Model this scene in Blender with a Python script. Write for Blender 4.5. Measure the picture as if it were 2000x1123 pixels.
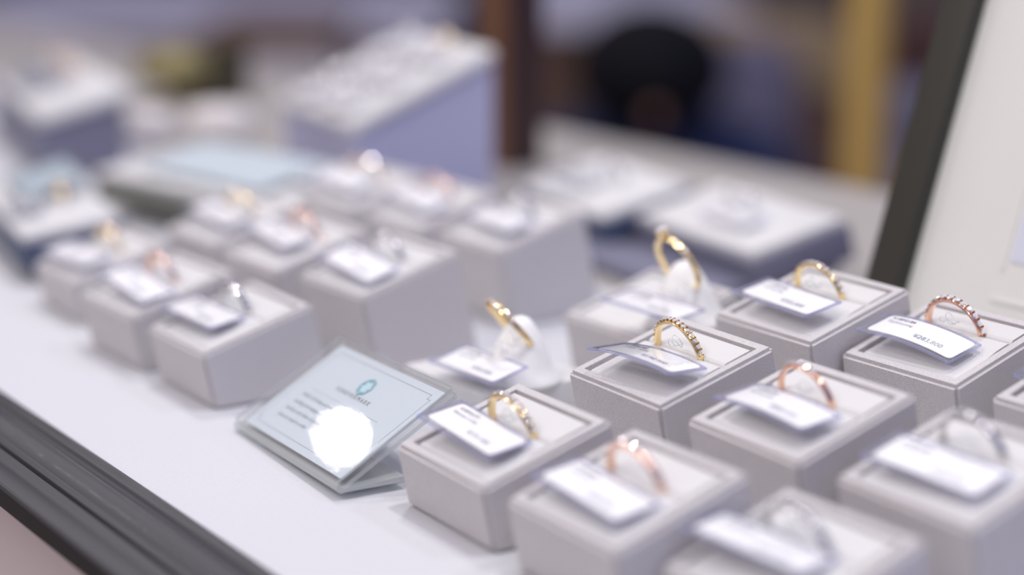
import bpy, bmesh, math, random
from mathutils import Vector, Matrix, Euler
random.seed(4)
S = 0.001            # everything below is measured in millimetres
C = bpy.context.scene.collection
for o in list(bpy.data.objects): bpy.data.objects.remove(o)

# ------------------------------------------------------------------ camera
cam = bpy.data.cameras.new('camera'); co = bpy.data.objects.new('camera', cam); C.objects.link(co)
RX = Vector((0.57382456, 0.81895857, 0.00567739)); UP = Vector((-0.18559651, 0.12328483, 0.97486142)); FW = Vector((-0.79767117, 0.56045313, -0.22273972))
CAM = Vector((0, 0, 152.05)); FPX = 3508.54
m = Matrix(((RX.x, UP.x, -FW.x, 0), (RX.y, UP.y, -FW.y, 0), (RX.z, UP.z, -FW.z, CAM.z*S), (0, 0, 0, 1)))
co.matrix_world = m
cam.sensor_width = 36; cam.lens = FPX/2000*36; cam.clip_start = 0.01; cam.clip_end = 60
cam.dof.use_dof = True; cam.dof.focus_distance = 0.464; cam.dof.aperture_fstop = 3.6
bpy.context.scene.camera = co
vs = bpy.context.scene.view_settings
bpy.context.scene.display_settings.display_device = 'sRGB'
vs.view_transform = 'Standard'; vs.look = 'None'; vs.gamma = 1; vs.use_curve_mapping = False; vs.exposure = -0.38

# ------------------------------------------------------------------ the room's ambient light
w = bpy.data.worlds.new('room_light'); bpy.context.scene.world = w; w.use_nodes = True
nt = w.node_tree; nt.nodes.clear()
out = nt.nodes.new('ShaderNodeOutputWorld'); bg = nt.nodes.new('ShaderNodeBackground'); tc = nt.nodes.new('ShaderNodeTexCoord')
sep = nt.nodes.new('ShaderNodeSeparateXYZ'); nt.links.new(tc.outputs['Generated'], sep.inputs[0])
rz = nt.nodes.new('ShaderNodeValToRGB'); mz = nt.nodes.new('ShaderNodeMapRange'); mz.inputs[1].default_value = -1; mz.inputs[2].default_value = 1
nt.links.new(sep.outputs[2], mz.inputs[0]); nt.links.new(mz.outputs[0], rz.inputs[0])
cr = rz.color_ramp; cr.elements[0].position = .40; cr.elements[0].color = (.30, .27, .26, 1); cr.elements[1].position = .62; cr.elements[1].color = (.80, .80, .88, 1)
e = cr.elements.new(.52); e.color = (.46, .44, .47, 1)
# added ambient tint warms the rail-facing block sides, cools the right-facing ones
mx = nt.nodes.new('ShaderNodeMapRange'); mx.inputs[1].default_value = -1; mx.inputs[2].default_value = 1
ad = nt.nodes.new('ShaderNodeMath'); ad.operation = 'MULTIPLY_ADD'; ad.inputs[1].default_value = .8
nt.links.new(sep.outputs[1], ad.inputs[0]); nt.links.new(sep.outputs[0], ad.inputs[2]); nt.links.new(ad.outputs[0], mx.inputs[0])
rc = nt.nodes.new('ShaderNodeValToRGB'); nt.links.new(mx.outputs[0], rc.inputs[0])
rc.color_ramp.elements[0].color = (1.12, .99, .94, 1); rc.color_ramp.elements[1].color = (.42, .50, .98, 1)
rc.color_ramp.elements[0].position = .3
mu = nt.nodes.new('ShaderNodeMixRGB'); mu.blend_type = 'MULTIPLY'; mu.inputs[0].default_value = 1
nt.links.new(rz.outputs[0], mu.inputs[1]); nt.links.new(rc.outputs[0], mu.inputs[2])
nt.links.new(mu.outputs[0], bg.inputs[0]); bg.inputs[1].default_value = 0.74; nt.links.new(bg.outputs[0], out.inputs[0])

def lamp(name, loc, aim, radius, energy, color=(1, 1, 1)):
    l = bpy.data.lights.new(name, 'AREA'); l.shape = 'DISK'; l.size = 2*radius*S; l.energy = energy; l.color = color
    o = bpy.data.objects.new(name, l); C.objects.link(o); o.location = Vector(loc)*S
    d = (Vector(aim)-Vector(loc)).normalized(); o.rotation_euler = d.to_track_quat('-Z', 'Y').to_euler(); return o
LC = (1.0, .99, .985)
lamp('overhead_key_fill', (-400+190, 280+95, 1250), (-420, 300, 0), 50, 6.6, LC)
lamp('overhead_key_fill', (-960, 560, 1250), (-900, 460, 0), 50, 3.4, LC)  # added lamp brightening the wedge, pedestal and back rows
for lx, ly, en in ((-1100, 700, 5), (-1500, -300, 5), (300, 1300, 6), (-300, -900, 6), (900, 100, 5)):
    lamp('sparkle_lamp', (lx, ly, 1700), (lx*.6-160, ly*.6+120, 0), 60, en, LC)  # added unseen lamps overhead, for sparkle on the gold rings
lamp('front_fill_lamp', (-450, -1100, 1500), (-500, 200, -50), 240, 11, (1, .95, .91))  # added soft fill for the cabinet front, framed panel and left block faces
SG = Vector((-390.5, 221.3, 9.4)); lamp('ceiling_spotlight', SG+Vector((-.884, .019, .467))*4000, SG, 8, .4, (1, 1, 1))

# ------------------------------------------------------------------ materials
def mat(name, col, rough=.6, metal=0, spec=.5, noise=None, bump=None, alpha=1, sheen=0, coat=0):
    mt = bpy.data.materials.new(name); mt.use_nodes = True; t = mt.node_tree; b = t.nodes['Principled BSDF']
    b.inputs['Base Color'].default_value = (*col, 1); b.inputs['Roughness'].default_value = rough; b.inputs['Metallic'].default_value = metal
    b.inputs['Specular IOR Level'].default_value = spec; b.inputs['Alpha'].default_value = alpha
    b.inputs['Sheen Weight'].default_value = sheen; b.inputs['Coat Weight'].default_value = coat
    tcn = t.nodes.new('ShaderNodeTexCoord')
    if noise:
        sc, amt = noise; n = t.nodes.new('ShaderNodeTexNoise'); n.inputs['Scale'].default_value = sc; n.inputs['Detail'].default_value = 4
        t.links.new(tcn.outputs['Object'], n.inputs['Vector'])
        r = t.nodes.new('ShaderNodeValToRGB'); r.color_ramp.elements[0].position = .3; r.color_ramp.elements[1].position = .7
        r.color_ramp.elements[0].color = (*[max(0, c*(1-amt)) for c in col], 1); r.color_ramp.elements[1].color = (*[min(1, c*(1+amt)) for c in col], 1)
        t.links.new(n.outputs['Fac'], r.inputs[0]); t.links.new(r.outputs[0], b.inputs['Base Color'])
    if bump:
        sc, st, di = bump; n = t.nodes.new('ShaderNodeTexNoise'); n.inputs['Scale'].default_value = sc; n.inputs['Detail'].default_value = 3
        t.links.new(tcn.outputs['Object'], n.inputs['Vector'])
        bp = t.nodes.new('ShaderNodeBump'); bp.inputs['Strength'].default_value = st; bp.inputs['Distance'].default_value = di
        t.links.new(n.outputs['Fac'], bp.inputs['Height']); t.links.new(bp.outputs[0], b.inputs['Normal'])
    return mt
def clear_mat(name, tint, gloss=.12, rough=.03, body=0.0, bodycol=(1, 1, 1)):
    mt = bpy.data.materials.new(name); mt.use_nodes = True; t = mt.node_tree; t.nodes.clear()
    o = t.nodes.new('ShaderNodeOutputMaterial'); tr = t.nodes.new('ShaderNodeBsdfTransparent'); tr.inputs[0].default_value = (*tint, 1)
    gl = t.nodes.new('ShaderNodeBsdfGlossy'); gl.inputs['Roughness'].default_value = rough
    lw = t.nodes.new('ShaderNodeLayerWeight'); lw.inputs['Blend'].default_value = .5
    pw = t.nodes.new('ShaderNodeMath'); pw.operation = 'POWER'; pw.inputs[1].default_value = 4.2; t.links.new(lw.outputs['Facing'], pw.inputs[0])
    fr = t.nodes.new('ShaderNodeMath'); fr.operation = 'MULTIPLY_ADD'; fr.inputs[1].default_value = .8; fr.inputs[2].default_value = .04; t.links.new(pw.outputs[0], fr.inputs[0])
    df = t.nodes.new('ShaderNodeBsdfDiffuse'); df.inputs[0].default_value = (*bodycol, 1)
    m0 = t.nodes.new('ShaderNodeMixShader'); m0.inputs[0].default_value = body
    t.links.new(tr.outputs[0], m0.inputs[1]); t.links.new(df.outputs[0], m0.inputs[2])
    m1 = t.nodes.new('ShaderNodeMixShader'); t.links.new(fr.outputs[0], m1.inputs[0]); t.links.new(m0.outputs[0], m1.inputs[1]); t.links.new(gl.outputs[0], m1.inputs[2])
    t.links.new(m1.outputs[0], o.inputs[0]); return mt
M = dict(
 suede=mat('suede', (.70, .67, .68), .9, noise=(4200, .20), bump=(4200, 1.0, .0004), sheen=.15, spec=.2),
 pad=mat('pad_suede', (.66, .65, .655), .9, noise=(5000, .05), bump=(4500, .5, .0002), sheen=.15, spec=.2),
 olivegrey=mat('olive_grey_base', (.17, .17, .145), .7),
 deck=mat('deck_leather', (.595, .595, .63), .75, noise=(900, .02), bump=(1500, .35, .0002), spec=.25),
 deck_rear=mat('rear_deck_grey', (.36, .335, .32), .8, noise=(300, .03)),
 rail=mat('rail_metal', (.155, .165, .18), .22, metal=.85, noise=(5, .05)),
 rail_black=mat('rail_black', (.012, .012, .012), .5),
 body=mat('case_body', (.86, .76, .765), .6),
 gold=mat('yellow_gold', (.98, .77, .42), .17, 1), rose=mat('rose_gold', (.96, .62, .46), .19, 1), silver=mat('white_gold', (.58, .56, .56), .16, 1),
 gem=mat('diamond', (.95, .96, 1), .04, .55, 1.0), gembig=mat('blue_diamond', (.75, .88, 1), .03, .6, 1.0),
 card=mat('white_card', (.975, .97, .985), .6), ink=mat('ink', (.10, .10, .13), .6), inkgrey=mat('grey_ink', (.33, .37, .42), .6), inkteal=mat('teal_ink', (.24, .48, .56), .5), tealfill=mat('pale_teal_ink', (.52, .74, .80), .5),
 mint=mat('pale_mint_card', (.62, .68, .74), .6), teal=mat('pale_teal_card', (.56, .65, .72), .6),
 sleeve=clear_mat('clear_sleeve', (.995, .995, 1), body=.015, bodycol=(.9, .9, 1)), sleeve_edge=clear_mat('sleeve_edge', (.88, .89, .99), body=.16, bodycol=(.72, .74, .97)),
 acrylic=clear_mat('clear_acrylic', (.985, .992, .995), body=.02), acrylic_edge=clear_mat('acrylic_edge', (.82, .86, .86), body=.45, bodycol=(.78, .80, .80), rough=.08),
 thread=mat('clear_thread', (.80, .83, .85), .08, .25), ivory=mat('ivory_resin', (.93, .92, .915), .55, spec=.3, noise=(60, .03)),
 navy=mat('navy_base', (.055, .075, .14), .5), slate=mat('slate_base', (.17, .17, .24), .6, noise=(300, .05)), lav=mat('lavender_board', (.44, .44, .62), .7),
 darkframe=mat('dark_frame', (.035, .033, .026), .5), mat_board=mat('ivory_mat_board', (.90, .90, .865), .5), print=mat('pale_blue_print', (.80, .84, .97), .5), glass=clear_mat('frame_glass', (1, 1, 1), rough=.02),
 wood=mat('brown_wood', (.16, .065, .025), .5, noise=(6, .3)), wood_dark=mat('dark_wood', (.045, .02, .018), .5), brass=mat('brass', (.56, .37, .11), .5, .3), tan=mat('tan_board', (.42, .31, .17), .8),
 floor=mat('shop_floor', (.42, .36, .34), .6, noise=(1.2, .18)), wall=mat('shop_wall', (.25, .22, .20), .8, noise=(.8, .1)), cab=mat('brown_cabinet', (.20, .115, .075), .6, noise=(3, .25)), cabgrey=mat('grey_cabinet', (.40, .36, .34), .7, noise=(2, .2)),
 cabred=mat('red_brown_cabinet', (.12, .055, .045), .6), white=mat('pale_counter_top', (.80, .80, .92), .5), hair=mat('black_hair', (.003, .003, .006), .7, spec=.2), skin=mat('skin', (.30, .165, .12), .5), jacket=mat('navy_jacket', (.018, .028, .085), .8), chair=mat('grey_upholstery', (.20, .19, .27), .9, noise=(10, .15)), olive=mat('olive_gold', (.26, .22, .10), .5, .4), cushion=mat('ivory_cushion', (.78, .73, .72), .8), dark=mat('dark_box', (.05, .04, .02), .7))

# ------------------------------------------------------------------ helpers
def link(name, bm, mats, parent=None, smooth=False, loc=None, rot=None):
    me = bpy.data.meshes.new(name); bmesh.ops.recalc_face_normals(bm, faces=bm.faces); bm.to_mesh(me); bm.free()
    for mm in (mats if isinstance(mats, (list, tuple)) else [mats]): me.materials.append(M[mm])
    if smooth is True: me.polygons.foreach_set('use_smooth', [True]*len(me.polygons))
    o = bpy.data.objects.new(name, me); C.objects.link(o)
    if smooth == 'angle':
        me.polygons.foreach_set('use_smooth', [True]*len(me.polygons)); me.set_sharp_from_angle(angle=math.radians(35))
    if parent: o.parent = parent
    if loc is not None: o.location = Vector(loc)*S
    if rot is not None: o.rotation_euler = rot
    return o
def tag(o, label, cat, group=None, kind=None):
    o['label'] = label; o['category'] = cat
    if group: o['group'] = group
    if kind: o['kind'] = kind
    return o
def empty(name, loc, rot=(0, 0, 0)):
    o = bpy.data.objects.new(name, None); C.objects.link(o); o.empty_display_size = .01; o.location = Vector(loc)*S; o.rotation_euler = rot; return o
def copy_tree(o, parent=None):
    c = o.copy(); C.objects.link(c); c.parent = parent
    for ch in list(o.children): copy_tree(ch, c)
    return c
def box(bm, c, s, bev=0, seg=2, mi=0, mtx=None):
    r = bmesh.ops.create_cube(bm, size=1); vs_ = r['verts']
    for v in vs_: v.co = Vector((c[0]+v.co.x*s[0], c[1]+v.co.y*s[1], c[2]+v.co.z*s[2]))*S
    fs = set(f for v in vs_ for f in v.link_faces)
    if bev:
        es = list(set(e_ for v in vs_ for e_ in v.link_edges)); rr = bmesh.ops.bevel(bm, geom=es, offset=bev*S, segments=seg, affect='EDGES', profile=.5)
        vs_ = list(set(vs_) & set(bm.verts)) + rr['verts']; fs = set(f for v in vs_ if v.is_valid for f in v.link_faces)
    for f in fs: f.material_index = mi
    if mtx is not None:
        for v in set(v for f in fs for v in f.verts): v.co = mtx @ v.co
    return fs
def extrude_profile(bm, pts, x0, x1, mi=None, closed=True):
    """pts = (y, z) outline swept along x"""
    a = [bm.verts.new(Vector((x0, y, z))*S) for y, z in pts]; b = [bm.verts.new(Vector((x1, y, z))*S) for y, z in pts]
    n = len(pts)
    for i in range(n if closed else n-1):
        f = bm.faces.new((a[i], a[(i+1) % n], b[(i+1) % n], b[i]))
        if mi: f.material_index = mi[i]
    if closed: bm.faces.new(a[::-1]); bm.faces.new(b)
def prism(bm, pts, z0, z1, mi_side=0, mi_cap=0, curve=0.0):
    """outline in x,y extruded in z, optional sag z=-curve*x^2"""
    f0 = lambda x: -curve*x*x
    a = [bm.verts.new(Vector((x, y, z0+f0(x)))*S) for x, y in pts]; b = [bm.verts.new(Vector((x, y, z1+f0(x)))*S) for x, y in pts]
    n = len(pts)
    for i in range(n):
        f = bm.faces.new((a[i], a[(i+1) % n], b[(i+1) % n], b[i])); f.material_index = mi_side
    for q in (a[::-1], b):
        if curve:   # strips so the bend is smooth: outline is symmetric about x axis
            pass
        f = bm.faces.new(q); f.material_index = mi_cap
def plate(bm, w_, h_, r, z0, z1, curve=0.0, nx=14, mi_side=0, mi_cap=0, cx=0, cy=0):
    """rounded rectangular plate bent along x"""
    xs = [-w_/2+w_*i/nx for i in range(nx+1)]
    xs = sorted(set([round(x, 3) for x in xs]+[round(s_*(w_/2-r*(1-math.cos(a))), 3) for s_ in (-1, 1) for a in (0, .5, 1.0, 1.57)]))
    def half(x):
        d = abs(x)-(w_/2-r)
        return h_/2 if d <= 0 else h_/2-r+math.sqrt(max(0, r*r-d*d))
    rows = []
    for x in xs:
        hh = max(half(x), .05); zz = -curve*x*x
        rows.append([bm.verts.new(Vector((x+cx, y+cy, z+zz))*S) for y, z in ((-hh, z0), (hh, z0), (hh, z1), (-hh, z1))])
    for i in range(len(rows)-1):
        a, b = rows[i], rows[i+1]
        for k, mi in ((0, mi_cap), (1, mi_side), (2, mi_cap), (3, mi_side)):
            f = bm.faces.new((a[k], a[(k+1) % 4], b[(k+1) % 4], b[k])); f.material_index = mi
    for q in (rows[0], rows[-1]):
        f = bm.faces.new(q); f.material_index = mi_side
def lathe(bm, prof, n=32, cen=(0, 0, 0)):
    rings = []
    for r, z in prof:
        rings.append([bm.verts.new(Vector((cen[0]+r*math.cos(2*math.pi*i/n), cen[1]+r*math.sin(2*math.pi*i/n), cen[2]+z))*S) for i in range(n)] if r > 0 else [bm.verts.new(Vector((cen[0], cen[1], cen[2]+z))*S)])
    for a, b in zip(rings, rings[1:]):
        for i in range(n):
            p = [a[i % len(a)], a[(i+1) % len(a)], b[(i+1) % len(b)], b[i % len(b)]]
            q = []
            for v in p:
                if v not in q: q.append(v)
            if len(q) > 2: bm.faces.new(q)
    if len(rings[0]) > 1: bm.faces.new(rings[0][::-1])
def tube(bm, pts, r, n=6):
    pts = [Vector(p) for p in pts]; prev = None; rings = []
    up = Vector((0, 0, 1))
    for i, p in enumerate(pts):
        t = (pts[min(i+1, len(pts)-1)]-pts[max(i-1, 0)]).normalized(); s_ = t.cross(up)
        if s_.length < .1: s_ = t.cross(Vector((1, 0, 0)))
        s_.normalize(); u = s_.cross(t)
        rings.append([bm.verts.new((p+(s_*math.cos(2*math.pi*k/n)+u*math.sin(2*math.pi*k/n))*r)*S) for k in range(n)])
    for a, b in zip(rings, rings[1:]):
        for k in range(n): bm.faces.new((a[k], a[(k+1) % n], b[(k+1) % n], b[k]))
    bm.faces.new(rings[0]); bm.faces.new(rings[-1])
def text(body, size, mt, parent, loc, align='LEFT', rot=(0, 0, 0), name='printed_text'):
    c = bpy.data.curves.new(name, 'FONT'); c.body = body; c.size = size*S; c.align_x = align; c.extrude = .00002; c.resolution_u = 3
    f = bpy.data.objects.new(name, c); me = bpy.data.meshes.new_from_object(f); me.name = name; me.materials.clear(); me.materials.append(M[mt])
    bpy.data.objects.remove(f); bpy.data.curves.remove(c)
    o = bpy.data.objects.new(name, me); C.objects.link(o); o.parent = parent; o.location = Vector(loc)*S; o.rotation_euler = rot; return o

# ------------------------------------------------------------------ room shell
def at(px, py, dep):
    return CAM + FW*dep + RX*((px-1000)/FPX*dep) - UP*((py-561.5)/FPX*dep)
bm = bmesh.new(); box(bm, (-2500, 2500, -955), (9000, 9000, 10)); o = link('floor', bm, 'floor'); o['kind'] = 'structure'
bm = bmesh.new(); box(bm, (-6300, 2500, 300), (100, 9000, 2500)); o = link('wall_left', bm, 'wall'); o['kind'] = 'structure'
bm = bmesh.new(); box(bm, (-2500, 6300, 300), (9000, 100, 2500)); o = link('wall_back', bm, 'wall'); o['kind'] = 'structure'

# ------------------------------------------------------------------ display case
case = tag(empty('display_case', (-900, 400, -950)), 'long jewellery display case with pale leather deck and dark metal front rail', 'display case')
def case_part(name, bm, mt, smooth=False):
    o = link(name, bm, mt, case, smooth); o.location = Vector((900, -400, 950))*S; return o
X0, X1 = -2600, 320
bm = bmesh.new(); box(bm, ((X0+X1)/2, (172+410)/2, -4), (X1-X0, 410-172, 8)); case_part('deck', bm, 'deck')
bm = bmesh.new(); box(bm, ((X0+X1)/2, 534.5, -4.5), (X1-X0, 249, 9), 1); case_part('rear_deck', bm, 'deck_rear')  # rear part of the deck, a darker grey-beige than the front
bm = bmesh.new(); box(bm, ((X0+X1)/2, 420, -490), (X1-X0, 440, 900)); case_part('case_body', bm, 'body')
prof = [(172.6, -8), (172.6, .9), (172.2, 1.1), (168.7, 1.1), (168.3, .3), (168.0, .3)]
for i in range(11):
    a = math.radians(75-i*15); prof.append((162.9+4.6*math.sin(a), -1.2+2.3*math.cos(a)+.3))
prof += [(157.6, -.4), (157.2, .5), (155.2, .7), (154.7, -.6), (154.2, -.6), (153.8, .5), (150.2, .7), (149.9, .45), (149.6, .6), (144.4, .4), (143.9, 0), (143.8, -1.0)]
n0 = len(prof); prof += [(143.8, -6.0), (146, -8)]
bm = bmesh.new(); mi = [0]*len(prof); mi[n0-1] = 1; mi[n0] = 1
extrude_profile(bm, prof, X0, X1, mi); case_part('front_rail', bm, ['rail', 'rail_black'], 'angle')

# ------------------------------------------------------------------ station builders
TAU = .2818; LEAN = math.tan(.2118); W, DPT = 40, 37.94
def top_frame(d=DPT, tau=TAU): return Matrix.Rotation(tau, 4, 'X')
def make_block(name, h, w_=W, d=DPT, tau=TAU, lean=LEAN, slot=4.5, rim=4.2):
    """slanted suede block: origin on the deck below the top centre"""
    root = bpy.data.objects.new(name, None); C.objects.link(root); root.empty_display_size = .01
    bm = bmesh.new(); tv = []; bv = []
    for sx, sy in ((-1, -1), (1, -1), (1, 1), (-1, 1)):
        y = sy*d/2*math.cos(tau); z = h+sy*d/2*math.sin(tau); tv.append(bm.verts.new(Vector((sx*w_/2, y, z))*S)); bv.append(bm.verts.new(Vector((sx*w_/2, y+z*lean, 0))*S))
    top = bm.faces.new(tv); bm.faces.new(bv[::-1])
    for i in range(4): bm.faces.new((bv[i], bv[(i+1) % 4], tv[(i+1) % 4], tv[i]))
    outer = [e_ for e_ in bm.edges]
    bmesh.ops.bevel(bm, geom=outer, offset=1.0*S, segments=4, affect='EDGES')
    bm.faces.ensure_lookup_table(); nrm = Vector((0, -math.sin(tau), math.cos(tau)))
    bmesh.ops.recalc_face_normals(bm, faces=bm.faces)
    top = max((f for f in bm.faces if f.normal.dot(nrm) > .99), key=lambda f: f.calc_area())
    bmesh.ops.inset_individual(bm, faces=[top], thickness=(rim-1.0)*S)
    r = bmesh.ops.extrude_discrete_faces(bm, faces=[top]); f = r['faces'][0]
    for v in f.verts: v.co -= nrm*1.5*S
    link('block_body', bm, 'suede', root, 'angle')
    # pad: profile in y,z (local to the top plane) with the ring slot
    py = d/2-rim-.12; px = w_/2-rim-.12
    pr = [(-py, -1.4), (-py, -1.0), (-py+.6, -.8), (slot-9, -.75), (slot-5, -.3), (slot-1.2, -.25), (slot-.5, -.55), (slot, -1.2), (slot+.5, -.55), (slot+1.2, -.2), (py-.35, -.15), (py, -.4), (py, -1.4)]
    bm = bmesh.new(); extrude_profile(bm, pr, -px, px); 
    es = [e_ for e_ in bm.edges if all(abs(abs(v.co.x)-px*S) < 1e-6 for v in e_.verts) and max(v.co.z for v in e_.verts) > -1.0*S]
    o = link('block_pad', bm, 'pad', root); o.location = Vector((0, 0, h))*S; o.rotation_euler = (tau, 0, 0)
    return root
def make_gem(bm, r, mtx, mi=0):
    n = 8; prof = [(0, .30), (.55, .30), (1.0, 0.02), (1.0, -.04), (0, -.75)]; rings = []
    for k, (rr, z) in enumerate(prof):
        rings.append([bm.verts.new(mtx @ (Vector((rr*r*math.cos(2*math.pi*(i+.5*(k % 2))/n), rr*r*math.sin(2*math.pi*(i+.5*(k % 2))/n), z*r))*S)) for i in range(n)] if rr else [bm.verts.new(mtx @ (Vector((0, 0, z*r))*S))])
    for a, b in zip(rings, rings[1:]):
        for i in range(n):
            if len(a) == 1: fs = [(a[0], b[i], b[(i+1) % n])]
            elif len(b) == 1: fs = [(a[i], a[(i+1) % n], b[0])]
            else: fs = [(a[i], b[i], b[(i+1) % n]), (a[i], b[(i+1) % n], a[(i+1) % n])]
            for q in fs: f = bm.faces.new(q); f.material_index = mi
gem_mesh = {}
def gem_obj(r, parent, mtx, mt='gem', name='diamond'):
    k = (round(r, 2), mt)
    if k not in gem_mesh:
        b = bmesh.new(); make_gem(b, r, Matrix.Identity(4)); me = bpy.data.meshes.new('diamond'); bmesh.ops.recalc_face_normals(b, faces=b.faces); b.to_mesh(me); b.free(); me.materials.append(M[mt]); gem_mesh[k] = me
    o = bpy.data.objects.new(name, gem_mesh[k]); C.objects.link(o); o.parent = parent; o.matrix_local = mtx; return o
RO = 9.75
def make_ring(metal, style='pave'):
    """ring in its own xz plane, origin at the ring's centre, stones over the top"""
    root = bpy.data.objects.new('diamond_ring', None); C.objects.link(root); root.empty_display_size = .005
    bm = bmesh.new(); N = 96
    stones = {'pave': 15, 'small': 17, 'five': 5, 'solitaire': 6, 'twist': 13, 'shared': 13}[style]
    half = {'pave': 78, 'small': 80, 'five': 26, 'solitaire': 58, 'twist': 62, 'shared': 80}[style]
    sr = {'pave': .78, 'small': .62, 'five': .88, 'solitaire': .7, 'twist': .65, 'shared': .92}[style]
    rows = []
    for i in range(N):
        a = 2*math.pi*i/N; deg = abs(math.degrees(math.atan2(math.sin(a), math.cos(a))))
        f = max(0, min(1, (half+8-deg)/20)) # wider under the stones
        wid = .85+.22*f; th = 1.25+(-.15*f)
        ri = RO-th-.15; ro = RO-.25
        dy = 0
        cs = [(ri, -wid*.75), (ri-.08, 0), (ri, wid*.75), (ri+.35, wid), (ro-.2, wid), (ro, wid*.6), (ro, -wid*.6), (ro-.2, -wid), (ri+.35, -wid)]
        rows.append([bm.verts.new(Vector((r*math.sin(a), y+dy, r*math.cos(a)))*S) for r, y in cs])
    for i in range(N):
        a, b = rows[i], rows[(i+1) % N]
        for k in range(len(a)): bm.faces.new((a[k], a[(k+1) % len(a)], b[(k+1) % len(a)], b[k]))
    def frame_at(th, r, y=0): return Matrix.Rotation(th, 4, 'Y') @ Matrix.Translation(Vector((0, y, r))*S)
    step = 2*math.radians(half)/(stones-1)
    for k in range(stones):   # bead prongs between stones
        th = -math.radians(half)+k*step
        for q in (-.5, .5):
            for y in (-.62, .62):
                if style == 'solitaire' and abs(th) < .3: continue
                mtx = frame_at(th+q*step, RO+.02, y)
                bmesh.ops.create_icosphere(bm, subdivisions=1, radius=(.30 if style != 'shared' else .36)*S, matrix=mtx)
    if style == 'solitaire':
        for k in range(6):
            a = k*math.pi/3; tube(bm, [(.6*math.cos(a), .6*math.sin(a), RO-.6), (1.5*math.cos(a), 1.5*math.sin(a), RO+1.0), (1.75*math.cos(a), 1.75*math.sin(a), RO+2.4)], .28)
        tube(bm, [(1.35*math.cos(t_*.5236), 1.35*math.sin(t_*.5236), RO+.8) for t_ in range(13)], .22)
    link('ring_band', bm, metal, root, 'angle')
    for k in range(stones):
        th = -math.radians(half)+k*step
        if style == 'solitaire' and abs(th) < .3: continue
        r_ = sr*(1-.25*abs(th)/2)
        if style == 'twist': mtx = frame_at(th, RO+.1, .55*math.sin(k*1.3))
        else: mtx = frame_at(th, RO+.12)
        gem_obj(r_, root, mtx)
    if style == 'solitaire': gem_obj(1.9, root, frame_at(0, RO+2.0), name='centre_diamond')
    return root
def make_tag(curve=0.0, lines=('K18PG184', 'Shared prong', '¥283,800')):
    root = bpy.data.objects.new('price_tag', None); C.objects.link(root); root.empty_display_size = .005
    bm = bmesh.new(); plate(bm, 31, 13, 1.2, -.45, -.27, curve, mi_side=1); plate(bm, 31, 13, 1.2, .12, .22, curve, mi_side=1)
    # welded rim of the sleeve
    pts = []
    for i in range(25):
        x = -15.4+30.8*i/24; pts.append((x, -6.4, -.12-curve*x*x))
    k0 = len(bm.faces); tube(bm, pts, .42, 6); 
    tube(bm, [(x, 6.4, z) for x, y, z in pts], .34, 6)
    tube(bm, [(15.4, -6.4+12.8*i/6, -.12-curve*237) for i in range(7)], .36, 6); tube(bm, [(-15.4, -6.4+12.8*i/6, -.12-curve*237) for i in range(7)], .36, 6)
    bm.faces.ensure_lookup_table()
    for f in bm.faces[k0:]: f.material_index = 1
    link('tag_sleeve', bm, ['sleeve', 'sleeve_edge'], root, 'angle')
    bm = bmesh.new(); plate(bm, 28.2, 10.6, 1.3, -.2, .05, curve, cx=.6, cy=.3); card = link('tag_card', bm, 'card', root)
    sg = lambda x: .09-curve*x*x
    sl = lambda x0, x1: math.atan2(-(sg(x1)-sg(x0)), x1-x0)
    text(lines[0], 1.75, 'ink', card, (-11.5, 3.2, sg(-11)+.03+curve*20), rot=(0, sl(-11, -3), 0))
    text(lines[1], 1.55, 'inkgrey', card, (-11.5, 1.2, sg(-11)+.03+curve*36), rot=(0, sl(-11, 1), 0))
    text(lines[2], 2.5, 'inkgrey', card, (.5, -2.9, sg(.5)+.03+curve*36), rot=(0, sl(1, 12), 0))
    return root
def make_thread(root, start, end):
    """loops of clear plastic thread between the ring's foot and the tag"""
    s0, e0 = Vector(start), Vector(end); pts = []
    for i in range(41):
        t_ = i/40; p = s0.lerp(e0, t_); a = t_*math.pi*4.6
        pts.append(p+Vector((2.2*math.sin(a)*math.sin(math.pi*t_), 1.5*math.cos(a)*math.sin(math.pi*t_)-1.0*math.sin(math.pi*t_), 1.2+1.6*math.sin(math.pi*t_)+1.3*math.sin(a*1.5)*math.sin(math.pi*t_))))
    bm = bmesh.new(); tube(bm, pts, .12, 5); return link('thread', bm, 'thread', root, True)

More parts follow.
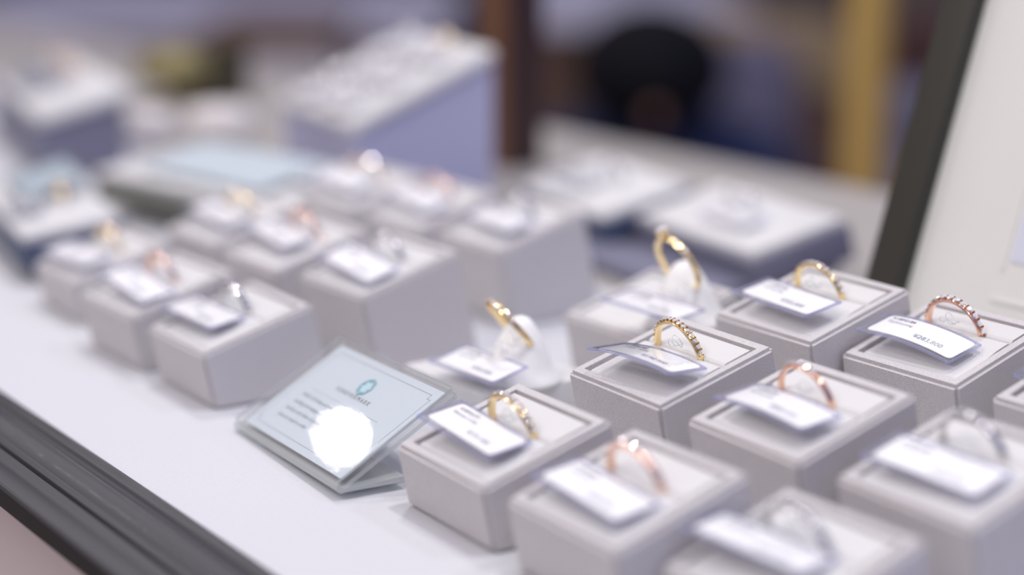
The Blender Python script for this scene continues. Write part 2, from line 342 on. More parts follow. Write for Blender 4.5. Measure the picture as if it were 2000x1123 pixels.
# ------------------------------------------------------------------ the suede blocks, their rings and tags
# key: x, y, yaw, height | ring (x, y on top) metal style | tag pose on top (x,y,z,rx,ry,rz) curve
ST = {
'a': ((-339.81, 236.06, -.03, 21.71), (-.4, 3.5, 'gold', 'pave'), (-2.25, -5.92, 3.41, -.14, .08, -.01), 0),
'b': ((-289.81, 234.17, -.01, 22.88), (-.8, 3.7, 'rose', 'small'), (-1.72, -6.87, 2.3, -.13, .05, -.05), 0),
'c': ((-294.64, 290.32, -.03, 30.22), (-2.7, 4.7, 'rose', 'five'), (-.28, -6.28, 4.09, -.15, 0, -.03), .004),
'd': ((-344.17, 291.68, -.04, 30.73), (-2.0, 4.9, 'gold', 'small'), (1.49, -7.43, 5.23, -.33, .03, .09), .005),
'e': ((-350.02, 347.23, -.02, 37.54), (-2.8, 6.3, 'gold', 'pave'), (-.99, -7.29, 4.39, -.08, .01, -.05), 0),
'f': ((-309.04, 356.47, .01, 34.0), (-2.7, 7.0, 'rose', 'shared'), (-3.08, -6.36, 4.42, -.07, .08, .01), .006),
'g': ((-246.73, 292.42, -.02, 28.96), (-2.7, 6.5, 'silver', 'five'), (-1.64, -6.07, 2.5, -.03, .06, .05), 0),
'h': ((-249.27, 245.0, .01, 18.11), (-2.0, 4.0, 'silver', 'small'), (-4.34, -4.12, 3.4, -.25, .10, .12), 0),
'i': ((-256.5, 354.5, 0, 34.8), (-2.7, 5, 'silver', 'small'), (-1.5, -6.5, 3, -.08, .05, .02), 0),
'F1': ((-479.9, 233.0, -.02, 22.47), (-4.5, 4.7, 'silver', 'pave'), (-5.4, -5.86, 2.8, -.12, .05, .06), 0),
'F2': ((-529.87, 231.56, .03, 23.6), (-2.6, 4.3, 'rose', 'pave'), (1.37, -6.73, 3.1, -.11, .12, -.05), 0),
'F3': ((-596.6, 240.49, -.01, 20.77), (-2.2, 5, 'gold', 'small'), (-1.78, -8.31, 3.0, -.07, .06, .09), 0),
'S1': ((-483.84, 287.57, .01, 31.73), (-2.4, 5.5, 'silver', 'pave'), (-.16, -6.73, 3.0, .04, .1, -.05), 0),
'S2': ((-535.21, 285.4, -.01, 30.63), (-2.4, 6.2, 'rose', 'small'), (-4.31, -3.0, 3.2, -.08, .05, -.09), 0),
'S3': ((-589.93, 289.14, .03, 29.82), (-2.4, 5.5, 'gold', 'five'), (-2.11, -4.24, 3.0, -.11, .06, -.06), 0),
'T1': ((-513.07, 359.46, -.01, 32.96), (-2.4, 6.0, 'silver', 'pave'), (-.08, -4.28, 3.08, 0, .01, -.1), 0),
'T2': ((-568.29, 360.98, .02, 31.35), (-2.4, 6.5, 'rose', 'five'), (-1.66, -3.6, 3.4, 0, .06, -.09), 0),
'T3': ((-607.8, 353.87, .04, 33.24), (-2.0, 6.0, 'gold', 'pave'), (-4.1, -4.83, 4.4, .1, .06, -.06), 0),
}
TXT = {  # ring label, block label, tag label, group suffix
'a': ('yellow gold ring with tiny diamonds, on the block touching the acrylic card stand', 'pale grey suede block right beside the clear acrylic card stand', 'white price tag on the block beside the acrylic card stand'),
'b': ('thin rose gold ring with fine stones, blurred, right of the front gold ring', 'grey suede block cut by the bottom edge, just right of the acrylic stand\'s neighbour', 'bright white price tag beneath the thin rose gold ring at the bottom edge'),
'c': ('rose gold ring with a short row of diamonds at its crown', 'grey suede block in the middle of the right-hand cluster, holding the smooth rose gold ring', 'white price tag before the rose gold ring in the middle of the cluster'),
'd': ('slim yellow gold ring with fine pavé diamonds, the sharpest in focus, thread coiled inside', 'sharp suede block between the cone holders and the rose gold ring block', 'tilted thin-edged price tag below the sharpest yellow gold ring'),
'e': ('yellow gold half-eternity ring standing beside the dark frame, right of the solitaire', 'suede block in front of the dark framed panel\'s lower corner', 'price tag in front of the gold ring nearest the dark frame'),
'f': ('rose gold ring with large shared-prong diamonds, below the framed panel at the right', 'suede block below the ivory framed panel, with the chunky rose gold ring', 'sharp price tag with readable dark print at the right edge'),
'g': ('white metal ring with a few glowing stones at lower right', 'grey suede block at the lower right holding the white metal ring', 'glaring white price tag before the white metal ring at lower right'),
'h': ('very blurred pale ring at the bottom edge behind a glaring white tag', 'very blurred suede block at the bottom edge, nearest to the camera', 'very blurred glaring tag crossing the bottom edge of the photo'),
'i': ('pale ring on the block cut off by the right edge', 'suede block whose left corner only peeks in at the right edge', 'price tag on the block cut off at the right edge'),
'F1': ('white metal ring on the nearest block of the left cluster', 'pale suede block standing just left of the acrylic card stand, nearest of its row', 'white price tag on the nearest block of the left cluster'),
'F2': ('rose gold ring on the middle block of the front left row', 'middle suede block of the three along the left rail', 'bluish white tag with a bright corner, middle of the left front row'),
'F3': ('blurred yellow gold ring on the farthest block of the front left row', 'farthest suede block of the three along the left rail', 'blurred tag on the farthest block of the front left row'),
'S1': ('white metal ring on the tall block directly behind the acrylic card stand', 'tall suede block directly behind the acrylic card stand', 'white price tag on the tall block behind the acrylic card stand'),
'S2': ('small rose gold ring glowing orange on the middle block of the second left row', 'middle suede block of the second left row, with a shaded tag', 'shaded greyish tag beside the glowing rose gold ring, second left row'),
'S3': ('blurred pale gold ring on the farthest block of the second left row', 'farthest suede block of the second left row', 'white tag on the farthest block of the second left row'),
'T1': ('white metal ring on the tall block nearest the two cone holders, back row', 'tallest-looking suede block of the back left row, nearest the cone holders', 'white tag on the back row block nearest the cone holders'),
'T2': ('rose gold ring with one bright glint, middle of the back left row', 'middle suede block of the back left row', 'white tag beside the brightly glinting ring, back left row'),
'T3': ('blurred orange gold ring on the farthest block of the back left row', 'farthest suede block of the back left row, before the tall wedge display', 'broad white tag on the farthest block of the back left row'),
}
ring_proto = {}
def get_ring(metal, style):
    k = (metal, style)
    if k not in ring_proto: ring_proto[k] = make_ring(metal, style); return ring_proto[k]
    return copy_tree(ring_proto[k])
tag_proto = {}
def get_tag(curve, lines=('K18PG184', 'Shared prong', '¥283,800')):
    k = (curve, lines)
    if k not in tag_proto: tag_proto[k] = make_tag(curve, lines); return tag_proto[k]
    return copy_tree(tag_proto[k])
G = {'F': 'front row of the left cluster', 'S': 'second row of the left cluster', 'T': 'back row of the left cluster'}
def station(k, blk, rg, tg, curve, lines):
    x, y, yw, h = blk
    root = make_block('ring_block', h, slot=rg[1]); root.location = Vector((x, y, 0))*S; root.rotation_euler = (0, 0, yw)
    sfx = G.get(k[0], 'right-hand cluster')
    tag(root, TXT[k][1], 'display block', 'suede blocks, '+sfx)
    TF = Matrix.Translation(Vector((x, y, h))*S) @ Matrix.Rotation(yw, 4, 'Z') @ Matrix.Rotation(TAU, 4, 'X')
    r = get_ring(rg[2], rg[3]); r.matrix_world = TF @ Matrix.Translation(Vector((rg[0], rg[1], -1.0))*S) @ Matrix.Rotation(random.uniform(-.1, .1), 4, 'Y')
    tag(r, TXT[k][0], 'ring', 'rings, '+sfx)
    t = get_tag(curve, lines); L = TF @ Matrix.Translation(Vector(tg[:3])*S) @ Euler(tg[3:6], 'XYZ').to_matrix().to_4x4(); t.matrix_world = L
    tag(t, TXT[k][2], 'price tag', 'price tags, '+sfx)
    Li = (TF.inverted() @ L).inverted()
    st = (Li @ (Vector((rg[0]+1.5, rg[1], .4))*S))/S; make_thread(t, st, (3.0, 6.4, 0))
LN = {'a': ('K18YG177', 'Diamond  0.30ct', '¥191,400'), 'd': ('K18YG165', 'Diamond  0.25ct', '¥198,000')}
for k, v in ST.items(): station(k, *v, LN.get(k, ('K18PG184', 'Shared prong', '¥283,800')))

# ------------------------------------------------------------------ cone ring holders
def cone(loc, rot, label, kr=1, kz=1):
    pr = [(12.5, 0), (12.3, .8), (11.0, 2.2), (9.6, 5), (8.2, 8.6), (6.5, 12.2), (4.8, 15.2), (3.6, 16.9), (2.6, 17.8), (1.3, 18.35), (0, 18.5)]
    bm = bmesh.new(); lathe(bm, [(a_*kr, b_*kz) for a_, b_ in pr], 48)
    o = link('ring_cone', bm, 'ivory', None, True, loc, rot); return tag(o, label, 'ring holder', 'ivory cone ring holders')
bm = bmesh.new(); box(bm, (0, 0, 6), (42, 40, 12), 1, 2)
o = link('low_display_pad', bm, 'pad', None, 'angle', (-416, 288, 0)); tag(o, 'low pale pad between the acrylic card stand and the sharp gold ring block', 'display pad')
cone((-404, 287, 12), (0, 0, 0), 'ivory cone behind the front gold ring, carrying the leaning gold ring', .95)
r = get_ring('gold', 'twist'); r.matrix_world = Matrix.Translation(Vector((-405.5, 284.5, 27.8))*S) @ Matrix.Rotation(-.25, 4, 'Z') @ Matrix.Rotation(.70, 4, 'X')
tag(r, 'yellow gold twisted diamond ring leaning on the front ivory cone', 'ring', 'rings on the ivory cones')
t = get_tag(0.0); t.matrix_world = Matrix.Translation(Vector((-405.7, 273.3, 18.2))*S) @ Euler((.24, -.01, .01)).to_matrix().to_4x4()
tag(t, 'purplish white tag lying in front of the front ivory cone', 'price tag', 'tags at the ivory cones'); make_thread(t, (9, 12, 5), (3, 6.4, 0))
b = make_block('ring_block', 25, slot=3); b.location = Vector((-415, 343, 0))*S; tag(b, 'suede block under the rear ivory cone with the diamond solitaire', 'display block', 'suede blocks, right-hand cluster')
cone((-393.5, 340, 24.0), (TAU*.35, 0, 0), 'ivory cone on the suede block, carrying the solitaire diamond ring', .98, 1.0)
r = get_ring('gold', 'solitaire'); r.matrix_world = Matrix.Translation(Vector((-393, 335.5, 41.7))*S) @ Matrix.Rotation(-.1, 4, 'Z') @ Matrix.Rotation(.45, 4, 'X') @ Matrix.Rotation(-.15, 4, 'Y')
tag(r, 'yellow gold solitaire ring with round diamond leaning on the rear ivory cone', 'ring', 'rings on the ivory cones')
TFV = Matrix.Translation(Vector((-415, 343, 25))*S) @ Matrix.Rotation(TAU, 4, 'X')
t = get_tag(0.0); t.matrix_world = Matrix.Translation(Vector((-391.5, 324.7, 31.5))*S) @ Euler((.10, .02, .06)).to_matrix().to_4x4()
tag(t, 'white tag lying in front of the rear ivory cone', 'price tag', 'tags at the ivory cones'); make_thread(t, (9, 11, 3), (3, 6.4, 0))

# ------------------------------------------------------------------ acrylic card stand
st = empty('acrylic_card_stand', (-404.86, 228.87, 12.78), (.532, -.025, -.078)); tag(st, 'clear acrylic slanted card stand holding a pale mint card with teal logo', 'card stand')
PW, PH = 67.5, 38.5
bm = bmesh.new(); plate(bm, PW, PH, .8, .9, 1.9, 0, 4, mi_side=1); plate(bm, PW, PH, .8, -1.6, -.4, 0, 4, mi_side=1)
link('slanted_plate', bm, ['acrylic', 'acrylic_edge'], st)
bm = bmesh.new()
# folded foot: rounded front bend and the flat plate on the deck (built in the stand's tilted frame)
pr = []; zb = -PH/2*math.sin(.532)
c0 = Vector((-PH/2, -1.0))
for i in range(7):
    a = math.radians(90+ i*(180+30-30)/6); pr.append((c0.x+math.cos(a)*1.4, c0.y+.4+math.sin(a)*1.5))
dirb = Vector((math.cos(-.532), math.sin(-.532))); nb = Vector((-dirb.y, dirb.x))
p1 = Vector(pr[-1]); pe = p1+dirb*17; pi = pe+nb*1.5; pj = Vector((c0.x+.4, c0.y-.3))
pr += [tuple(pe), tuple(pi), tuple(pj)]
extrude_profile(bm, pr, -PW/2, PW/2); link('folded_foot', bm, 'acrylic_edge', st)
bm = bmesh.new(); plate(bm, PW-5, PH-3.4, .5, -.15, .25, 0, 4); card = link('mint_card', bm, 'mint', st)
bm = bmesh.new()
bw, bh = PW-10, PH-8
for a, b_, c_, d_ in ((-bw/2, -bh/2+1.5, bw, 0), (-bw/2, bh/2-1.5, bw, 0)): pass
ol = [(-bw/2+1.6, -bh/2), (bw/2-1.6, -bh/2), (bw/2-1.6, -bh/2+1.6), (bw/2, -bh/2+1.6), (bw/2, bh/2-1.6), (bw/2-1.6, bh/2-1.6), (bw/2-1.6, bh/2), (-bw/2+1.6, bh/2), (-bw/2+1.6, bh/2-1.6), (-bw/2, bh/2-1.6), (-bw/2, -bh/2+1.6), (-bw/2+1.6, -bh/2+1.6), (-bw/2+1.6, -bh/2)]
for p_, q_ in zip(ol, ol[1:]):
    cx_, cy_ = (p_[0]+q_[0])/2, (p_[1]+q_[1])/2; box(bm, (cx_, cy_, .28), (abs(p_[0]-q_[0])+.2, abs(p_[1]-q_[1])+.2, .04))
box(bm, (0, 1.0, .28), (40, .12, .04)); link('card_border', bm, 'inkgrey', card)
bm = bmesh.new()
for k in range(8):     # round brilliant shaped logo: octagonal ring and facets
    a0, a1 = 2*math.pi*k/8, 2*math.pi*(k+1)/8
    for r0 in (3.1,): tube(bm, [(r0*math.cos(a0), 8.8+r0*math.sin(a0), .3), (r0*math.cos(a1), 8.8+r0*math.sin(a1), .3)], .3, 5)
    tube(bm, [(3.0*math.cos(a0), 8.8+3.0*math.sin(a0), .3), (2.0*math.cos((a0+a1)/2), 8.8+2.0*math.sin((a0+a1)/2), .3)], .2, 4)
    tube(bm, [(3.0*math.cos(a1), 8.8+3.0*math.sin(a1), .3), (2.0*math.cos((a0+a1)/2), 8.8+2.0*math.sin((a0+a1)/2), .3)], .2, 4)
link('teal_logo', bm, 'inkteal', card)
bm = bmesh.new(); lathe(bm, [(0, .27), (2.0, .27), (2.0, .29), (0, .29)], 16, (0, 8.8, 0)); link('logo_fill', bm, 'tealfill', card)
text('F O R E V E R M A R K', 2.1, 'ink', card, (-1, 3.9, .3), 'CENTER')
for i, s_ in enumerate(('Pt950 / K18 diamond ring', 'wedding and engagement bands', 'hardness and shine of platinum', 'sizes are made to order')):
    text(s_, 1.9, 'inkgrey', card, (-22, -2.2-i*2.9, .3))

# ------------------------------------------------------------------ trays at the back right
def tray(loc, rot, w_, d, base, label, th=10, under=None):
    root = empty('display_tray', loc, rot); tag(root, label, 'display tray', 'slanted display trays')
    bm = bmesh.new(); box(bm, (0, 0, -th/2-1), (w_+3, d+3, th), 1.2); link('tray_base', bm, base, root, 'angle')
    bm = bmesh.new(); box(bm, (0, 0, 0), (w_, d, 4), .8); link('tray_pad', bm, 'pad', root, 'angle')
    if under:
        bm = bmesh.new(); box(bm, (0, 4, -th-3), (w_-10, d-12, 6), .6); link('tray_foot', bm, under, root)
    return root
def put_ring(root_m, metal, style, p, label, grp, tilt=0):
    r = get_ring(metal, style); r.matrix_world = root_m @ Matrix.Translation(Vector(p)*S) @ Matrix.Rotation(tilt, 4, 'X'); return tag(r, label, 'ring', grp)
def put_tag(root_m, p, rz_, label, grp, rx=0):
    t = get_tag(0.0); t.matrix_world = root_m @ Matrix.Translation(Vector(p)*S) @ Matrix.Rotation(rz_, 4, 'Z') @ Matrix.Rotation(rx, 4, 'X'); return tag(t, label, 'price tag', grp)
def mw(o): return Matrix.Translation(o.location) @ o.rotation_euler.to_matrix().to_4x4()
P = tray((-607, 474, 21), (.27, 0, -.22), 84, 42, 'navy', 'pale tray on a navy base behind the back row blocks')
put_ring(mw(P), 'silver', 'pave', (2, 6, 1.5), 'blurred white metal ring on the navy-based tray', 'rings on the slanted trays'); put_tag(mw(P), (-12, -6, 4.5), .05, 'blurred white tag on the navy-based tray', 'tags on the slanted trays')
Q = tray((-518, 472, 21), (.25, 0, -.17), 86, 42, 'slate', 'pale tray on a slate grey base left of the dark frame', 14, 'slate')
put_ring(mw(Q), 'silver', 'pave', (-8, 8, 1.5), 'blurred white metal ring on the slate grey tray by the dark frame', 'rings on the slanted trays'); put_tag(mw(Q), (6, -5, 4.5), .0, 'blurred white tag on the slate grey tray by the dark frame', 'tags on the slanted trays')
bm = bmesh.new(); box(bm, (0, 0, 3), (120, 44, 6), 1.5); o = link('riser_board', bm, 'slate', None, 'angle', (-540, 446, 0), (0, 0, -.1)); tag(o, 'slate grey riser board lying under the tray left of the dark frame', 'riser')

# ------------------------------------------------------------------ left trays and pedestal
Lt = tray((-699, 259, 20), (.15, 0, -.18), 108, 38, 'navy', 'pale tray on a navy base at the left edge with a teal card', 13)
put_ring(mw(Lt), 'gold', 'pave', (6, 6, 1.5), 'glowing yellow gold ring on the tray at the left edge', 'rings on the slanted trays'); put_tag(mw(Lt), (10, -10, 5), -.05, 'blurred white tag on the tray at the left edge', 'tags on the slanted trays')
def leaflet(m, p, w_, h_, label, rx=.0):
    root = bpy.data.objects.new('teal_leaflet', None); C.objects.link(root); root.matrix_world = m @ Matrix.Translation(Vector(p)*S) @ Matrix.Rotation(rx, 4, 'X')
    bm = bmesh.new(); plate(bm, w_, h_, 1, -.5, .3, 0, 4, mi_side=1); link('leaflet_sleeve', bm, ['acrylic', 'acrylic_edge'], root)
    bm = bmesh.new(); plate(bm, w_-4, h_-4, .5, -.3, 0, 0, 4); link('leaflet_card', bm, 'teal', root)
    return tag(root, label, 'card', 'pale teal cards in clear sleeves')
leaflet(mw(Lt), (-26, 6, 7), 56, 30, 'pale teal card in clear sleeve on the tray at the left edge', .12)
T4 = tray((-707, 351, 23), (.14, 0, .17), 140, 60, 'olivegrey', 'wide pale tray left of the back row, with a large teal card', 12)
leaflet(mw(T4), (-2, -2, 6), 92, 42, 'large pale teal card in clear sleeve on the wide tray', .05)
put_ring(mw(T4), 'gold', 'pave', (62, 16, 1.5), 'blurred gold ring at the right end of the wide tray', 'rings on the slanted trays'); put_tag(mw(T4), (56, 2, 5), 0, 'white tag at the right end of the wide tray', 'tags on the slanted trays')
# pedestal at the upper left
ped = empty('display_pedestal', (-969, 366, 0), (0, 0, -.22)); tag(ped, 'grey pedestal with sloping white top at the upper left, three glowing rings', 'pedestal')
bm = bmesh.new(); pts = [(-22, 0), (22, 0), (22, 39), (-22, 28)]; extrude_profile(bm, pts, -98, 98); link('pedestal_body', bm, 'slate', ped)
bm = bmesh.new(); box(bm, (0, 0, 2), (202, 50, 5), 1.2, mtx=Matrix.Translation(Vector((0, 3, 35))*S) @ Matrix.Rotation(.26, 4, 'X')); link('pedestal_top', bm, 'pad', ped, 'angle')
pm = mw(ped) @ Matrix.Translation(Vector((0, 3, 35))*S) @ Matrix.Rotation(.26, 4, 'X')
for i, (px_, mtl) in enumerate(((-66, 'gold'), (-30, 'rose'), (4, 'gold'))):
    put_ring(pm, mtl, 'pave', (px_, 12, 4.5), ('leftmost glowing gold ring on the upper left pedestal', 'middle pink-white glowing ring on the upper left pedestal', 'rightmost glowing gold ring on the upper left pedestal')[i], 'rings on the upper left pedestal')
    for j in (0, 1): put_tag(pm, (px_+8, 2-15*j, 8), 0, ('white tag in the %s row on the upper left pedestal, %s' % (('rear', 'front')[j], ('left', 'middle', 'right')[i])), 'tags on the upper left pedestal')

# ------------------------------------------------------------------ the tall wedge display
wd = empty('wedge_display', (-718, 432, 0), (0, 0, -.17)); tag(wd, 'tall white wedge-shaped display with lavender side, rings and tags on its slope', 'display stand')
bm = bmesh.new(); pts = [(-33, 0), (33, 0), (33, 73), (-33, 43)]; extrude_profile(bm, pts, -50, 48); link('wedge_body', bm, 'lav', wd)
TW = Matrix.Translation(Vector((-1, 0, 58))*S) @ Matrix.Rotation(math.atan2(30, 66), 4, 'X')
bm = bmesh.new(); box(bm, (0, 0, 2), (102, 76, 6), 2.2, 3, mtx=TW); link('wedge_top', bm, 'pad', wd, 'angle')
wm = mw(wd) @ TW
for j in range(3):
    for i in range(2):
        x_, y_ = -26+i*46, -24+j*23
        wt = ('%s ring on the tall wedge display, %s row %s' % ((('glinting blue-white', 'silvery'), ('pale', 'pale silvery'), ('pale', 'glowing gold'))[j][i], ('lower', 'middle', 'upper')[j], ('left', 'right')[i]))
        put_ring(wm, ('silver', 'silver', 'gold')[j] if not (j == 2 and i == 0) else 'silver', 'solitaire' if (i, j) == (0, 0) else 'pave', (x_-2, y_+8, 4.5), wt, 'rings on the tall wedge display')
        put_tag(wm, (x_, y_-4, 8.5), 0, 'white tag on the tall wedge display, %s row %s' % (('lower', 'middle', 'upper')[j], ('left', 'right')[i]), 'tags on the tall wedge display')

# ------------------------------------------------------------------ wooden post
ps = empty('wooden_post', (-790, 553, 0), (0, 0, 0)); tag(ps, 'brown wooden post rising behind the tall wedge display', 'post')
bm = bmesh.new(); box(bm, (0, 0, 200), (26, 22, 400), .8); link('post_shaft', bm, ['wood'], ps)
bm = bmesh.new(); box(bm, (13.5, 0, 200), (1.6, 23, 400)); link('post_right_face', bm, 'wood_dark', ps)  # right face of the post in a darker brown

# ------------------------------------------------------------------ framed panel at the right
fr = empty('framed_panel', (-379.4-6, 401, 1.6), (math.radians(-18), 0, 0)); tag(fr, 'large dark framed ivory panel leaning back at the right edge', 'framed panel')
FW_, FH = 210, 260
bm = bmesh.new(); box(bm, (6.5, 0, FH/2), (13, 9, FH), .6); box(bm, (FW_-6.5, 0, FH/2), (13, 9, FH), .6); box(bm, (FW_/2, 0, 6.5), (FW_-26, 9, 13), .6); box(bm, (FW_/2, 0, FH-6.5), (FW_-26, 9, 13), .6); link('dark_frame', bm, 'darkframe', fr, 'angle')
bm = bmesh.new(); box(bm, (FW_/2, 2, FH/2), (FW_-26, 2, FH-26)); link('mat_board', bm, 'mat_board', fr)
bm = bmesh.new(); box(bm, (FW_/2, .9, FH/2+6), (FW_-26-70, .6, FH-26-50)); pr_ = link('framed_print', bm, 'print', fr)
bm = bmesh.new()
for a_, b_, c_, d_ in ((FW_/2, 32, FW_-90, 1), (FW_/2, FH-14, FW_-90, 1), (46, FH/2+8, 1, FH-66), (FW_-46, FH/2+8, 1, FH-66)): box(bm, (a_, .8, b_), (c_, .5, d_))
link('mat_bevel', bm, 'mat_board', fr)
bm = bmesh.new(); box(bm, (FW_/2, -1.5, FH/2), (FW_-25, .8, FH-25)); link('frame_glass', bm, 'glass', fr)
bm = bmesh.new(); tube(bm, [(FW_/2, 5, FH*.75), (FW_/2, 5+165, 60)], 3); link('easel_leg', bm, 'darkframe', fr)

# ------------------------------------------------------------------ ornaments behind the left trays
def at_z(px, py, z):
    d = FW + RX*((px-1000)/FPX) - UP*((py-561.5)/FPX); return CAM + d*((z-CAM.z)/d.z)
for i, (px, py, s_, lab) in enumerate(((290, 262, 17, 'round ivory cushion behind the wide tray, left of the pair'), (430, 250, 21, 'ivory cushion behind the wide tray, right of the pair'))):
    p = at_z(px, py+15, 0); bm = bmesh.new(); lathe(bm, [(s_*.9, 0), (s_, 4), (s_, 12), (s_*.8, 17), (s_*.3, 19), (0, 19)], 24); tag(link('ring_cushion', bm, 'cushion', None, True, p), lab, 'cushion', 'ivory cushions behind the wide tray')
p = at_z(345, 200, 0); bm = bmesh.new(); lathe(bm, [(18, 0), (18, 3), (7, 5), (7, 10), (24, 14), (28, 22), (24, 32), (10, 38), (0, 39)], 28); tag(link('gilt_bowl', bm, 'olive', None, True, p), 'olive gold rounded ornament standing behind the ivory cushions', 'ornament')
p = at_z(425, 195, 0); bm = bmesh.new(); box(bm, (0, 0, 17), (34, 34, 34), 2); box(bm, (0, 0, 36), (38, 38, 5), 1.5); tag(link('gift_box', bm, 'dark', None, 'angle', p), 'small dark brown box beside the olive gold ornament', 'box')

# ------------------------------------------------------------------ shop behind
def showcase(name, loc, rz_, w_, d, h, body, top, label, toph=40):
    root = empty(name, (loc[0], loc[1], -950), (0, 0, rz_)); tag(root, label, 'counter', None)
    bm = bmesh.new(); box(bm, (0, 0, h/2), (w_, d, h), 4); box(bm, (0, 0, 40), (w_-40, d-60, 80)); link('counter_body', bm, body, root)
    bm = bmesh.new(); box(bm, (0, 0, h+toph/2), (w_+30, d+30, toph), 6); link('counter_top', bm, top, root); return root
YAW = math.atan2(RX.y, RX.x)
def sc(px0, px1, ptop, dep, body, top, label, h=None, d=450, toph=40):
    a = at(px0, ptop, dep); b_ = at(px1, ptop, dep); c_ = (a+b_)/2 + Vector((FW.x, FW.y, 0)).normalized()*d/2
    return showcase('shop_counter', c_, YAW, (b_-a).length, d, c_.z+950-toph, body, top, label, toph)
sc(1010, 1480, 26, 4000, 'cab', 'white', 'brown counter with a pale top behind the bowed person', d=1500)
sc(-200, 860, 36, 4300, 'cabgrey', 'white', 'grey-brown counter with a pale top in the far left background', d=1500)
sc(390, 640, 60, 3300, 'cushion', 'cab', 'low cream cabinet with a brown top in the left background', toph=32)
sc(1360, 1660, 62, 3530,  'cab', 'tan', 'brown cabinet with tan top between the person and the brass post', toph=120)
sc(1730, 2300, 40, 4000, 'cabred', 'cabred', 'dark red-brown cabinet right of the brass post')
sc(1735, 1900, 190, 2650, 'slate', 'slate', 'low dark slate cabinet behind the brass post', d=200)
a = at(1683, 340, 1500); root = empty('brass_post', (a.x, a.y, -950)); tag(root, 'blurred brass coloured post standing in the shop behind the case', 'post')
bm = bmesh.new(); lathe(bm, [(60, 0), (60, 12), (22, 20)], 32); link('post_foot', bm, 'brass', root, 'angle')
bm = bmesh.new(); lathe(bm, [(19, 15), (19, 1400)], 32); link('post_tube', bm, 'brass', root, 'angle')

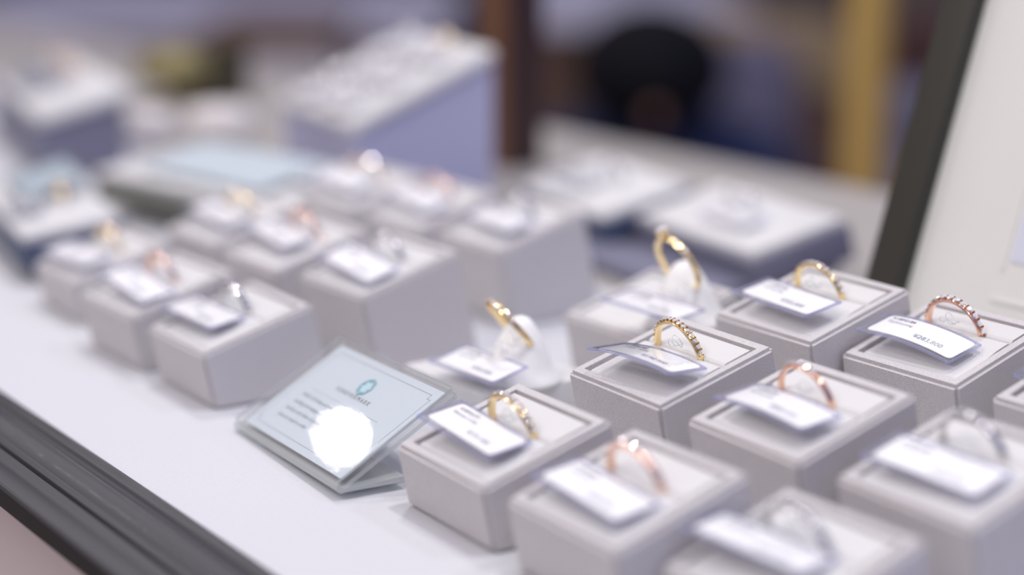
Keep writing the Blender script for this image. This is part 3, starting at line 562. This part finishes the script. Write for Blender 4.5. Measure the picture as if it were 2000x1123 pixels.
# seated person bowed over, seen across the case
def person():
    hd = at(1268, 150, 2500); base = Vector((hd.x, hd.y, -950)); root = empty('person', base, (0, 0, YAW)); tag(root, 'black-haired person in navy clothes bowed forward behind the case', 'person')
    H = hd.z+950
    J = {'pelvis': (40, 260, H-520, 150), 'belly': (30, 200, H-400, 140), 'chest': (15, 110, H-240, 150), 'neckb': (5, 45, H-120, 70), 'neck': (0, 25, H-60, 55), 'head': (0, 0, H, 80)}
    def limb(bm_n, chain, name, mt):
        me = bpy.data.meshes.new(name); me.from_pydata([Vector(c[:3])*S for c in chain[0]], chain[1], []); o = bpy.data.objects.new(name, me); C.objects.link(o); o.parent = root
        me.materials.append(M[mt]); sk = o.modifiers.new('skin', 'SKIN'); o.modifiers.new('sub', 'SUBSURF').levels = 1; o.modifiers['sub'].render_levels = 1
        if not me.skin_vertices: 
            bpy.context.view_layer.objects.active = o
        for i_, c in enumerate(chain[0]): me.skin_vertices[0].data[i_].radius = (c[3]*S, c[4]*S if len(c) > 4 else c[3]*S); me.skin_vertices[0].data[i_].use_root = (i_ == 0)
        return o
    v = [(40, 260, H-540, 150, 110), (25, 190, H-320, 150, 110), (10, 110, H-130, 175, 105), (0, 60, H-70, 60), (0, 20, H-60, 52), (0, 0, H-5, 74, 84),
         (-190, 90, H-150, 60), (-250, -20, H-380, 46), (-150, -160, H-480, 34), (190, 90, H-150, 60), (250, -20, H-380, 46), (150, -160, H-480, 34),
         (-110, 100, H-560, 85), (-150, -140, H-560, 62), (-150, -160, 60, 42), (150, 100, H-560, 85), (150, -140, H-560, 62), (150, -160, 60, 42), (-150, -260, 40, 36), (150, -260, 40, 36)]
    e_ = [(0, 1), (1, 2), (2, 3), (3, 4), (4, 5), (2, 6), (6, 7), (7, 8), (2, 9), (9, 10), (10, 11), (0, 12), (12, 13), (13, 14), (14, 18), (0, 15), (15, 16), (16, 17), (17, 19)]
    me = bpy.data.meshes.new('person_body')
    bm = bmesh.new(); lay = bm.verts.layers.skin.verify(); vv = [bm.verts.new(Vector(c[:3])*S) for c in v]; [bm.edges.new((vv[a_], vv[b_])) for a_, b_ in e_]
    for q, c in zip(vv, v): q[lay].radius = (c[3]*S, (c[4] if len(c) > 4 else c[3])*S)
    vv[0][lay].use_root = True
    bm.to_mesh(me); bm.free(); me.materials.append(M['jacket']); o = bpy.data.objects.new('clothed_body', me); C.objects.link(o); o.parent = root
    o.modifiers.new('skin', 'SKIN'); sb = o.modifiers.new('sub', 'SUBSURF'); sb.levels = 2; sb.render_levels = 2
    bm = bmesh.new(); bmesh.ops.create_uvsphere(bm, u_segments=24, v_segments=16, radius=1)
    for q in bm.verts:
        q.co = Vector((q.co.x*82, q.co.y*96-14, H+8+q.co.z*70))*S
        if q.co.y < 0 and q.co.z < (H-50)*S: q.co.x *= .8
    link('head', bm, 'skin', root, True)  # skin colour darkened to put the bowed face in shade
    bm = bmesh.new(); bmesh.ops.create_uvsphere(bm, u_segments=12, v_segments=8, radius=1)
    for q in bm.verts: q.co = Vector((q.co.x*12, -112+q.co.y*16, H-35+q.co.z*18))*S
    link('nose', bm, 'skin', root, True)
    bm = bmesh.new(); bmesh.ops.create_uvsphere(bm, u_segments=28, v_segments=20, radius=1)
    for q in bm.verts: q.co = Vector((q.co.x*108, q.co.y*116-22, H+14+q.co.z*88))*S
    link('hair', bm, 'hair', root, True)
    for s_ in (-1, 1):     # loosely curled hands on the lap
        bm = bmesh.new(); cx_, cy_, cz_ = s_*150, -185, H-490
        bmesh.ops.create_uvsphere(bm, u_segments=12, v_segments=8, radius=1, matrix=Matrix.Translation(Vector((cx_, cy_, cz_))*S) @ Matrix.Diagonal((.040, .048, .016, 1)))
        for k in range(4):
            fx = cx_+(-27+18*k); tube(bm, [(fx, cy_-35, cz_), (fx, cy_-65+abs(k-1.4)*6, cz_-4), (fx, cy_-84+abs(k-1.4)*8, cz_-22)], 8, 8)
        tube(bm, [(cx_-s_*30, cy_-5, cz_), (cx_-s_*52, cy_-28, cz_-3), (cx_-s_*54, cy_-48, cz_-10)], 9, 8); link('hand', bm, 'skin', root, True)
person()
stl = at(1462, 165, 3250); root = empty('armchair', (stl.x, stl.y, -950), (0, 0, YAW)); tag(root, 'greyish lavender upholstered chair beside the bowed person', 'chair')
hh = stl.z+950
bm = bmesh.new(); box(bm, (0, 0, 430), (520, 500, 110), 30, 3); link('seat', bm, 'chair', root, 'angle')
bm = bmesh.new(); box(bm, (0, 220, 430+(hh-430)/2+30), (230, 90, hh-430+60), 35, 3); link('backrest', bm, 'chair', root, 'angle')
for sx in (-1, 1):
    for sy in (-1, 1): bm = bmesh.new(); box(bm, (sx*220, sy*210, 190), (36, 36, 380), 4); link('leg', bm, 'wood_dark', root)
